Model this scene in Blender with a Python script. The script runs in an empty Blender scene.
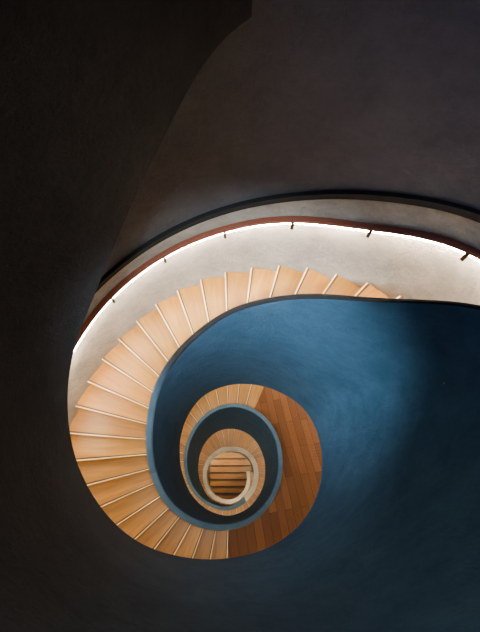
import bpy, math, random
import numpy as np
import bmesh
from mathutils import Matrix, Vector, Euler
random.seed(4)
S=1.8
F=457.0
ALPHA=math.radians(20.3); BETA=math.radians(-1.1)
A0,PT=1.375,3.3
HR=2.0           # ribbon height
TO=0.60          # tread below parapet top
CX,CY=0.0,0.27
PHI_END=1085.0
DEND=A0+PT*PHI_END/360+TO+.9
R=Euler((ALPHA,BETA,0)).to_matrix()
def P(u,v):
    r=R@Vector(((u-240)/F,-(v-316)/F,-1))
    return r.x/-r.z, r.y/-r.z
def dlin(phi): return A0+PT*phi/360.0
def solve(lst,off,phi0):
    out=[]
    ph=phi0
    for (u,v) in lst:
        px,py=P(u,v)
        for i in range(300):
            d=dlin(ph)+off
            x=d*px-CX;y=d*py-CY
            n=math.degrees(math.atan2(y,x))
            n+=360*round((ph-n)/360)
            ph=ph+0.4*(n-ph)
        d=dlin(ph)+off
        out.append((ph,math.hypot(d*px-CX,d*py-CY)))
    return out
def mk(pts,pre=[],post=[],sig=6.0):
    a=sorted(list(pre)+list(pts)+list(post))
    g=np.arange(-300,1501,1.0)
    y=np.interp(g,[q[0] for q in a],[q[1] for q in a])
    k=np.exp(-0.5*(np.arange(-30,31)/sig)**2);k/=k.sum()
    yp=np.pad(y,30,mode='edge')
    ys=np.convolve(yp,k,mode='valid')
    return lambda ph:float(np.interp(ph,g,ys))
S1=[(530,306),(500,304),(468,303),(420,302),(385,300),(350,296),(310,293),(270,297),(235,306),(200,328),(172,355),(155,383),(147,418),(146,450),(152,480),(165,505),(188,523),(220,531),(250,524),(270,505),(281,480),(282,455),(275,430),(258,411),(235,403),(212,409),(195,425),(185,450),(186,478),(200,500),(228,511),(248,500),(258,480),(256,461),(246,450),(231,447),(215,452),(205,463),(203,480),(211,497),(230,504),(244,496),(250,482),(248,468),(242,460),(231,457),(219,462),(213,474),(214,488),(230,500)]
S0=[(222,30),(205,62),(187,97),(165,140),(140,190),(118,240),(102,280),(85,320),(74,350),(68,385),(68,410),(70,435),(76,460),(88,487),(103,510),(125,533),(150,548),(180,556),(215,559),(245,555),(275,544),(300,524),(316,498),(322,465),(318,435),(305,410),(285,395),(265,387),(245,384),(222,387),(203,396),(190,412),(182,432),(180,455),(184,478),(195,499),(210,511),(228,516),(247,509),(260,493),(265,472),(262,453),(253,438),(235,429),(218,431),(205,443),(199,462),(201,483),(211,499),(229,505),(243,499),(252,484),(252,468),(245,457),(232,453)]
TL=[(385,297),(345,285),(310,275),(285,271),(255,274),(228,277),(200,285),(175,297),(150,315),(130,335),(112,352),(97,375),(85,395),(78,410)]
RL=[(468,248),(430,238),(370,231),(330,224),(290,221),(260,223),(225,231),(190,243),(150,265),(120,289),(98,311),(80,339)]
ML=[(468,208),(420,200),(380,195),(340,193),(300,195),(260,200),(220,210),(180,226),(150,242),(120,264),(104,278)]
s1=solve(S1,0,10); s0=solve(S0,HR,-266)
tl=solve(TL,TO,40); rl=solve(RL,0,30); ml=solve(ML,-0.22,30)
def per(l):
    last=l[-1][0]; o=[]
    for k in (1,2):
        o+=[(a+360*k,b) for a,b in l if a+360*k>last+4+360*(k-1) and a>last-356]
    return o
r1=mk(s1,[(-300,.62),(-150,.62),(-90,.66),(-35,.85)],per(s1))
r0=mk(s0,[],per(s0),5)
pre=[(-270,1.12),(-180,1.3),(-90,1.3),(-30,1.25),(0,1.22)]
post=[(235,1.42),(360,1.3),(1500,1.25)]
GAP=.03
rt=mk(tl,pre,post)
rr=mk(rl,[(a,b-GAP) for a,b in pre],[(a,b-GAP) for a,b in post])
rm=mk(ml,pre,post)

def W(phi,r,d):
    a=math.radians(phi)
    return Vector(((CX+r*math.cos(a))*S,(CY+r*math.sin(a))*S,(DEND-d)*S))

# ---------- materials
def newmat(n):
    m=bpy.data.materials.new(n); m.use_nodes=True
    nt=m.node_tree; b=nt.nodes['Principled BSDF']; return m,nt,b
def plaster(name,c1,c2,rough=.85,bump=.25,scale=3.0,spec=.3,shade_blend=None):
    m,nt,b=newmat(name); N=nt.nodes;L=nt.links
    tc=N.new('ShaderNodeTexCoord')
    n1=N.new('ShaderNodeTexNoise'); n1.inputs['Scale'].default_value=scale; n1.inputs['Detail'].default_value=12; n1.inputs['Roughness'].default_value=.78
    L.new(tc.outputs['Object'],n1.inputs['Vector'])
    def ramp(a,bb):
        cr=N.new('ShaderNodeValToRGB'); cr.color_ramp.elements[0].position=.36; cr.color_ramp.elements[1].position=.66
        cr.color_ramp.elements[0].color=(*a,1); cr.color_ramp.elements[1].color=(*bb,1)
        L.new(n1.outputs['Fac'],cr.inputs['Fac']); return cr.outputs['Color']
    col=ramp(c1,c2)
    if shade_blend:
        c3=ramp(shade_blend[0],shade_blend[1])
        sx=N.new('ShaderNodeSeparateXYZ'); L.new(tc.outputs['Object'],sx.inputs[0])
        mr=N.new('ShaderNodeMapRange'); mr.interpolation_type='SMOOTHSTEP'; mr.inputs['From Min'].default_value=shade_blend[2]; mr.inputs['From Max'].default_value=shade_blend[3]
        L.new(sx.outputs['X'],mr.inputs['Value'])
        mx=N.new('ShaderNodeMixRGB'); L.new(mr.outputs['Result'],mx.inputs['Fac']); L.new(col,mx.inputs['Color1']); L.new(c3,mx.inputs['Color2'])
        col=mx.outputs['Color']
    L.new(col,b.inputs['Base Color'])
    n2=N.new('ShaderNodeTexNoise'); n2.inputs['Scale'].default_value=scale*5; n2.inputs['Detail'].default_value=10; n2.inputs['Roughness'].default_value=.8
    L.new(tc.outputs['Object'],n2.inputs['Vector'])
    bp=N.new('ShaderNodeBump'); bp.inputs['Strength'].default_value=bump; bp.inputs['Distance'].default_value=.08
    L.new(n2.outputs['Fac'],bp.inputs['Height']); L.new(bp.outputs['Normal'],b.inputs['Normal'])
    b.inputs['Roughness'].default_value=rough; b.inputs['Specular IOR Level'].default_value=spec
    return m
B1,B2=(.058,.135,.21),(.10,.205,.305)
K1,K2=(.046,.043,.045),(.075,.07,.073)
M_blue=plaster('blue_painted_plaster',B1,B2,.6,1.0,3.2,.3)
M_shade_blue=plaster('shaded_to_blue_plaster',K1,K2,.7,1.0,3.2,.3,shade_blend=(B1,B2,-.6*S,.5*S))  # near parapet: shade painted in as a dark tone, fading to blue along X
M_shade=plaster('shaded_parapet_plaster',K1,K2,.7,1.0,3.2,.3)  # unlit stretch of the blue parapet, its shade put into the colour
M_lit=plaster('lit_parapet_plaster',(.5,.46,.40),(.62,.58,.5),.8,.1,3)  # lowest parapet turn: strong warm light painted in as a cream tone
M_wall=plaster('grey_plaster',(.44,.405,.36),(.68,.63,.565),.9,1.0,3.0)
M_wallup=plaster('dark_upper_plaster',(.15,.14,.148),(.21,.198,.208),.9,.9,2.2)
M_soff=plaster('soffit_plaster',(.3,.3,.3),(.4,.4,.4))
def wood(name,c1,c2,rough=.38):
    m,nt,b=newmat(name); N=nt.nodes;L=nt.links
    at=N.new('ShaderNodeAttribute'); at.attribute_name='grain'
    mp=N.new('ShaderNodeMapping'); mp.inputs['Scale'].default_value=(1.0,9,1)
    L.new(at.outputs['Vector'],mp.inputs['Vector'])
    n1=N.new('ShaderNodeTexNoise'); n1.inputs['Scale'].default_value=2.2; n1.inputs['Detail'].default_value=6; n1.inputs['Distortion'].default_value=.6
    L.new(mp.outputs['Vector'],n1.inputs['Vector'])
    cr=N.new('ShaderNodeValToRGB'); cr.color_ramp.elements[0].position=.2; cr.color_ramp.elements[1].position=.8
    cr.color_ramp.elements[0].color=(*c1,1); cr.color_ramp.elements[1].color=(*c2,1)
    L.new(n1.outputs['Fac'],cr.inputs['Fac'])
    t=N.new('ShaderNodeAttribute'); t.attribute_name='tint'
    mx=N.new('ShaderNodeMixRGB'); mx.blend_type='MULTIPLY'; mx.inputs['Fac'].default_value=1
    L.new(cr.outputs['Color'],mx.inputs['Color1']); L.new(t.outputs['Color'],mx.inputs['Color2'])
    L.new(mx.outputs['Color'],b.inputs['Base Color'])
    b.inputs['Roughness'].default_value=rough
    return m
M_tread=wood('oak_tread',(.25,.108,.019),(.41,.20,.042))
M_nose=wood('oak_nosing_highlight',(.75,.56,.30),(.85,.68,.42),.2)  # nosing strip; the pale tone paints the bright highlight on the edge
M_edge_line=wood('dark_edge_line',(.07,.028,.009),(.10,.042,.014),.6)  # dark brown lines; on the spiral treads they paint nosing shade
def planks(name,rot=0):
    m,nt,b=newmat(name); N=nt.nodes;L=nt.links
    tc=N.new('ShaderNodeTexCoord'); mp=N.new('ShaderNodeMapping'); mp.inputs['Rotation'].default_value=(0,0,rot)
    L.new(tc.outputs['Object'],mp.inputs['Vector'])
    br=N.new('ShaderNodeTexBrick'); br.inputs['Scale'].default_value=1; br.inputs['Brick Width'].default_value=1.1; br.inputs['Row Height'].default_value=.15
    br.inputs['Mortar Size'].default_value=.003; br.inputs['Mortar'].default_value=(.03,.012,.006,1)
    br.inputs['Color1'].default_value=(.14,.052,.020,1); br.inputs['Color2'].default_value=(.25,.105,.045,1)
    L.new(mp.outputs['Vector'],br.inputs['Vector'])
    m2=N.new('ShaderNodeMapping'); m2.inputs['Scale'].default_value=(2,30,1); L.new(mp.outputs['Vector'],m2.inputs['Vector'])
    n1=N.new('ShaderNodeTexNoise'); n1.inputs['Scale'].default_value=1.5; n1.inputs['Detail'].default_value=6; L.new(m2.outputs['Vector'],n1.inputs['Vector'])
    cr=N.new('ShaderNodeValToRGB'); cr.color_ramp.elements[0].color=(.75,.75,.75,1); cr.color_ramp.elements[1].color=(1.15,1.15,1.15,1)
    L.new(n1.outputs['Fac'],cr.inputs['Fac'])
    mx=N.new('ShaderNodeMixRGB'); mx.blend_type='MULTIPLY'; mx.inputs['Fac'].default_value=1
    L.new(br.outputs['Color'],mx.inputs['Color1']); L.new(cr.outputs['Color'],mx.inputs['Color2'])
    L.new(mx.outputs['Color'],b.inputs['Base Color']); b.inputs['Roughness'].default_value=.4
    return m
M_plank=planks('wood_planks',math.radians(82))
def flat(name,c,rough=.5,metal=0):
    m,nt,b=newmat(name); b.inputs['Base Color'].default_value=(*c,1); b.inputs['Roughness'].default_value=rough; b.inputs['Metallic'].default_value=metal
    return m
M_rail=flat('walnut_rail',(.24,.085,.052),.4)
M_trim=flat('dark_trim',(.02,.019,.02),.8)
C1,C2=(.08,.14,.195),(.12,.19,.25)
M_cap=plaster('blue_cap',C1,C2,.5,.1)
M_shade_cap=plaster('shaded_cap',C1,C2,.6,.1,shade_blend=((.012,.012,.014),(.015,.015,.017),-.62*S,-.3*S))  # same blue cap, its unlit upper stretch painted near-black
M_metal=flat('black_metal',(.05,.03,.025),.4,.6)
def emis(name,c,s):
    m,nt,b=newmat(name); b.inputs['Base Color'].default_value=(*c,1)
    b.inputs['Emission Color'].default_value=(*c,1); b.inputs['Emission Strength'].default_value=s
    return m
M_led=emis('led_emitter',(1,.87,.68),155)
M_led2=emis('led_emitter_dim',(1,.85,.62),22)
M_added_lens=emis('added_lamp_lens',(1,.8,.55),6)

def mats_of(m): return m if isinstance(m,list) else [m]
def obj(name,verts,faces,mat,parent=None,smooth=False,tint=None,grain=None):
    me=bpy.data.meshes.new(name); me.from_pydata([tuple(v) for v in verts],[],faces); me.update()
    for m in mats_of(mat): me.materials.append(m)
    if smooth:
        for p in me.polygons: p.use_smooth=True
    if tint is not None:
        a=me.attributes.new('tint','FLOAT_COLOR','POINT')
        for i,c in enumerate(tint): a.data[i].color=(c[0],c[1],c[2],1)
    if grain is not None:
        a=me.attributes.new('grain','FLOAT_VECTOR','POINT')
        for i,c in enumerate(grain): a.data[i].vector=c
    o=bpy.data.objects.new(name,me); bpy.context.scene.collection.objects.link(o)
    if parent: o.parent=parent
    return o
def sweep(name,phis,prof,mat,parent=None,closed=True,smooth=False,matidx=None):
    V=[];Fc=[];n=None;mi=[]
    for ph in phis:
        p=prof(ph); n=len(p)
        V+= [W(ph,r,d) for r,d in p]
    m=n if closed else n-1
    for i in range(len(phis)-1):
        for j in range(m):
            a=i*n+j; b=i*n+(j+1)%n; c=(i+1)*n+(j+1)%n; e=(i+1)*n+j
            Fc.append((a,b,c,e)); mi.append((phis[i],j))
    if closed:
        Fc.append(tuple(range(n))[::-1]); Fc.append(tuple((len(phis)-1)*n+j for j in range(n)))
    o=obj(name,V,Fc,mat,parent,smooth)
    if matidx:
        for k,p in enumerate(o.data.polygons):
            if k<len(mi): p.material_index=matidx(*mi[k])
            elif k==len(mi) and len(mats_of(mat))>5: p.material_index=5
    return o
def empty(name):
    e=bpy.data.objects.new(name,None); bpy.context.scene.collection.objects.link(e); return e
def fr(a,b,s): 
    n=max(1,int(round((b-a)/s))); return [a+(b-a)*i/n for i in range(n+1)]

stair=empty('spiral_staircase')
PH0=-262.0
PHR=-273.0
TH=0.045
def prof_r(ph):
    d=dlin(ph); a=r1(ph); b=r0(ph)
    L=lambda x,y,t:x+(y-x)*t
    p=[]
    th=TH if ph>150 else TH-.012*min(1,(150-ph)/60)
    if ph>600: th=TH+.04*min(1,(ph-600)/60)
    ai=a-th
    p.append((a-.008,d)); p.append((ai+.008,d)); p.append((ai,d+.01))
    for t in (.2,.4,.6,.8): p.append((L(ai,b,t),d+HR*t))
    p.append((b,d+HR)); p.append((b+TH,d+HR)); p.append((L(a,b+TH,.5),d+HR*.5)); p.append((a,d+.01))
    return p
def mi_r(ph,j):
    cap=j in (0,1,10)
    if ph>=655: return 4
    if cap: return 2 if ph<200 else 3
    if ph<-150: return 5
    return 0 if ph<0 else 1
o=sweep('parapet',fr(PHR,PHI_END,2),prof_r,[M_shade_blue,M_blue,M_shade_cap,M_cap,M_lit,M_shade],stair,True,True,mi_r)
md=o.modifiers.new('split','EDGE_SPLIT'); md.split_angle=math.radians(35)

def ring(ph): return r1(ph)+(r0(ph)+TH-r1(ph))*(TO/HR)
STEP=9.25
LAND=(268.0,268.0+STEP*17)
V=[];Fc=[];T=[];G=[];NV=[];NF=[];NT=[];NG=[];QV=[];QF=[];QT=[];QG=[]
starts=[]
k=0
while 268.0-STEP*(k+1)>PH0: k+=1
ph=268.0-STEP*k
while ph<PHI_END-STEP:
    if not (LAND[0]-.1<=ph<LAND[1]-.1): starts.append(ph)
    ph+=STEP
def wedge(V,Fc,T,G,p0,p1,ri,ro,z0,z1,tint,sub=4,pad_in=-.02,pad_out=.0):
    base=len(V)
    for q in range(sub+1):
        t=q/sub; p=p0+(p1-p0)*t
        a=ri(p)+pad_in; b=ro(p)+pad_out
        for (r,z) in ((a,z0),(b,z0),(a,z1),(b,z1)):
            V.append(W(p,r,z)); T.append(tint)
            G.append(((r)*S+random_off[0], math.radians(p-p0)*1.0*S+random_off[1], z))
    for q in range(sub):
        i=base+q*4;j=i+4
        Fc.append((i,i+1,j+1,j)); Fc.append((i+2,j+2,j+3,i+3))
        Fc.append((i,j,j+2,i+2)); Fc.append((i+1,i+3,j+3,j+1))
    i=base; Fc.append((i,i+2,i+3,i+1)); i=base+sub*4; Fc.append((i,i+1,i+3,i+2))
rise=PT*STEP/360
for p in starts:
    random_off=(random.random()*20,random.random()*20)
    tv=.78+.36*random.random(); tint=(tv,tv*(.95+.07*random.random()),tv*(.9+.15*random.random()))
    z=dlin(p)+TO
    wedge(V,Fc,T,G,p,p+STEP+.35,ring,rt,z,z+rise+.06,tint)
    wedge(NV,NF,NT,NG,p+STEP-.02,p+STEP+.40,ring,rt,z-.003,z+.012,(1,1,1),1)
    wedge(QV,QF,QT,QG,p+STEP-.65,p+STEP-.02,ring,rt,z-.002,z+.01,(1,1,1),1)
obj('treads',V,Fc,M_tread,stair,False,T,G)
obj('nosings',NV,NF,M_nose,stair,False,NT,NG)
obj('tread_shade_lines',QV,QF,M_edge_line,stair,False,QT,QG)  # thin dark strips painting the shadow beside each nosing
sweep('landing_boards',fr(LAND[0],LAND[1]+.3,2),lambda p:[(ring(p)-.02,dlin(p)+TO),(rt(p),dlin(p)+TO),(rt(p),dlin(p)+TO+.12),(ring(p)-.02,dlin(p)+TO+.12)],M_plank,stair)
sweep('soffit',fr(PH0,PHI_END-180,3),lambda p:[(r0(p)+.03,dlin(p)+HR-.02),(rt(p),dlin(p)+HR-.02),(rt(p),dlin(p)+HR-.08),(r0(p)+.03,dlin(p)+HR-.08)],M_soff,stair)

# ---------- outer wall
DT=-0.7
def wp(ph):
    d=dlin(ph)
    t=rt(ph); a=rr(ph)+GAP; m=rm(ph)
    top = DT if ph<99.5 else d-PT+HR-.02
    mid=d-.30
    rows=[(t,min(d+HR,DEND)),(t,d+TO),((t+a)/2,d+TO/2),(a,d+.0),(m,d-.22)]
    rows+=[(m,min(mid,d-.3) if top<mid else mid),(m,top if top<d-.3 else DT)]
    return rows
def wshell(ph):
    w=wp(ph); back=[(r+.12,d) for r,d in reversed(w)]
    return w+back
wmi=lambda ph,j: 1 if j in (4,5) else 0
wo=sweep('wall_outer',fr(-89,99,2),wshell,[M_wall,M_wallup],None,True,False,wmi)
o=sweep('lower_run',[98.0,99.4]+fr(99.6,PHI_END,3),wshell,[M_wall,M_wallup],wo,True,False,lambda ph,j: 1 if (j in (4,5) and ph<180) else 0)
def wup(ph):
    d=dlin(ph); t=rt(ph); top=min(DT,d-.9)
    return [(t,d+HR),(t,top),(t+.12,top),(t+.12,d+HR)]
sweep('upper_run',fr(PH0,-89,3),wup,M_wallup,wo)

def box(r,d,w,h): return [(r-w,d-h),(r+w,d-h),(r+w,d+h),(r-w,d+h)]
sweep('trim_1',fr(-60,175,2),lambda p:box(rm(p)-.006,dlin(p)-.22,.018,.02),M_trim)
hand=empty('handrail')
def tube(r,d,a,b,n=8): return [(r+a*math.cos(2*math.pi*i/n),d+b*math.sin(2*math.pi*i/n)) for i in range(n)]
sweep('rail',fr(-60,1000,2),lambda p:tube(rr(p)-.0,dlin(p),.011,.012),M_rail,hand,True,True)
sweep('rail_backing',fr(-60,1000,2),lambda p:[(rr(p),dlin(p)-.005),(rr(p)+GAP+.005,dlin(p)-.005),(rr(p)+GAP+.005,dlin(p)+.005),(rr(p),dlin(p)+.005)],M_rail,hand)
ledp=lambda p:box(rr(p)+.002,dlin(p)+.017,.008,.005)
sweep('led_strip',fr(-60,180,2),ledp,M_led,hand)
sweep('led_strip_lower',fr(182,1000,2),ledp,M_led2,hand)
BR=[(466,255),(370,232),(292,226),(225,234),(165,260),(113,300)]
bv=[];bf=[]
for ph,_ in solve(BR,0,30):
    d=dlin(ph); r=rr(ph)
    for (x0,x1,y0,y1) in ((r-.014,r+.03,d+.026,d+.036),(r-.018,r-.006,d+.0,d+.055)):
        i=len(bv)
        for pp in (ph-.4,ph+.4):
            for (a,b) in ((x0,y0),(x1,y0),(x1,y1),(x0,y1)): bv.append(W(pp,a,b))
        bf+=[(i,i+1,i+2,i+3),(i+7,i+6,i+5,i+4),(i,i+4,i+5,i+1),(i+1,i+5,i+6,i+2),(i+2,i+6,i+7,i+3),(i+3,i+7,i+4,i)]
obj('brackets',bv,bf,M_metal,hand)

# ---------- bottom floor and last straight flight
bm=bmesh.new(); bmesh.ops.create_circle(bm,cap_ends=True,radius=1.45*S,segments=64)
me=bpy.data.meshes.new('floor'); bm.to_mesh(me); bm.free(); me.materials.append(M_plank)
fl=bpy.data.objects.new('floor',me); bpy.context.scene.collection.objects.link(fl); fl.location=(CX*S,CY*S,0.0)
sf=empty('lower_flight'); sf.parent=stair
def boxes(name,bs,mat):
    V=[];Fc=[];T=[];G=[]
    for (x0,x1,y0,y1,z0,z1) in bs:
        i=len(V); tv=.95+.2*random.random(); of=random.random()*20
        for z in (z0,z1):
            for (x,y) in ((x0,y0),(x1,y0),(x1,y1),(x0,y1)):
                V.append((x,y,z)); T.append((tv,tv,tv)); G.append((x+of,y,z))
        Fc+=[(i+3,i+2,i+1,i),(i+4,i+5,i+6,i+7),(i,i+1,i+5,i+4),(i+1,i+2,i+6,i+5),(i+2,i+3,i+7,i+6),(i+3,i,i+4,i+7)]
    return obj(name,V,Fc,mat,sf,False,T,G)
tr=[];ns=[]
n=10; y0=-.95; dy=.30
for i in range(n):
    z=.12*(i+1)
    tr.append((-.95,.95,y0+dy*i,y0+dy*(i+1)+.02,0.002,z))
    ns.append((-.95,.95,y0+dy*i-.02,y0+dy*i+.02,z-.05,z+.004))
boxes('steps',tr,M_tread); boxes('step_edges',ns,M_edge_line)

# ---------- lights
def spot(name,loc,tgt,power,col,size,blend=1,rad=.05,parent=None):
    l=bpy.data.lights.new(name,'SPOT'); l.energy=power; l.color=col; l.spot_size=math.radians(size); l.spot_blend=blend; l.shadow_soft_size=rad
    o=bpy.data.objects.new(name,l); bpy.context.scene.collection.objects.link(o); o.location=loc
    o.rotation_euler=(Vector(tgt)-Vector(loc)).to_track_quat('-Z','Y').to_euler()
    if parent: o.parent=parent
    return o
def X(x,y,d): return Vector((x*S,y*S,(DEND-d)*S))
DL=empty('added_downlights'); DL.parent=stair  # unseen lamps under the soffit, added to light the treads
def added_downlight(ph,off,r,power,size=120):
    c=W(ph,r,dlin(ph)+off)
    bm=bmesh.new()
    bmesh.ops.create_cone(bm,cap_ends=False,radius1=.06,radius2=.05,depth=.04,segments=24)
    me=bpy.data.meshes.new('added_lamp_housing'); bm.to_mesh(me); bm.free(); me.materials.append(M_metal)
    h=bpy.data.objects.new('added_lamp_housing',me); bpy.context.scene.collection.objects.link(h); h.location=c; h.parent=DL
    bm=bmesh.new(); bmesh.ops.create_circle(bm,cap_ends=True,radius=.052,segments=24)
    me=bpy.data.meshes.new('lens'); bm.to_mesh(me); bm.free(); me.materials.append(M_added_lens)  # lens of the added lamp
    h=bpy.data.objects.new('lens',me); bpy.context.scene.collection.objects.link(h); h.location=c; h.parent=DL  # lens of the added lamp
    spot('added_lamp',c-Vector((0,0,.04)),c-Vector((0,0,2)),power,(1,.80,.54),size,.8,.05,DL)
added_downlight(175,-PT+HR+.01,1.0,22)
added_downlight(207,-PT+HR+.01,1.0,54)
for ph in (240,270):
    added_downlight(ph,-PT+HR+.01,1.0,26)
for ph in (325,370):
    added_downlight(ph,-PT+HR+.01,1.0,17)
for ph in (420,455,490,530,570,610,650,700,760,820,880,940,1000):
    added_downlight(ph,-PT+HR+.01,.9,58)
for ph in (1040,1100,1160,1220):
    added_downlight(ph,-PT+HR+.01,.8,125)
spot('blue_wall_fill',X(-.3,-.1,.3),X(.19,.86,2.85),2200,(.76,.90,1.0),49,1,.12)  # unseen fill light, added to brighten the blue parapet face
spot('well_fill',X(.05,.0,.3),X(-.15,.6,4.2),600,(.85,.92,1.0),52,1,.1)  # unseen fill, added to lift the blue deeper in the well
spot('upper_wall_fill',X(.1,-.3,-.9),X(.95,.9,.7),230,(.30,.42,1.0),58,1,.3)  # unseen bluish fill, added to tint the upper wall
spot('side_wall_fill',X(-.45,.55,-.6),X(.75,-.05,2.2),220,(.65,.83,1.0),80,1,.5)  # unseen wide dim fill, added for the right side of the parapet

w=bpy.data.worlds.new('world'); bpy.context.scene.world=w; w.use_nodes=True
w.node_tree.nodes['Background'].inputs[0].default_value=(.42,.41,.45,1); w.node_tree.nodes['Background'].inputs[1].default_value=.085
try: bpy.context.scene.view_settings.look='AgX - Medium High Contrast'
except Exception as e: print(e)

cam=bpy.data.cameras.new('camera'); cam.sensor_width=36; cam.lens=F/632*36; cam.clip_start=.01; cam.clip_end=200
co=bpy.data.objects.new('camera',cam); bpy.context.scene.collection.objects.link(co)
co.location=(0,0,DEND*S); co.rotation_euler=(ALPHA,BETA,0)
bpy.context.scene.camera=co
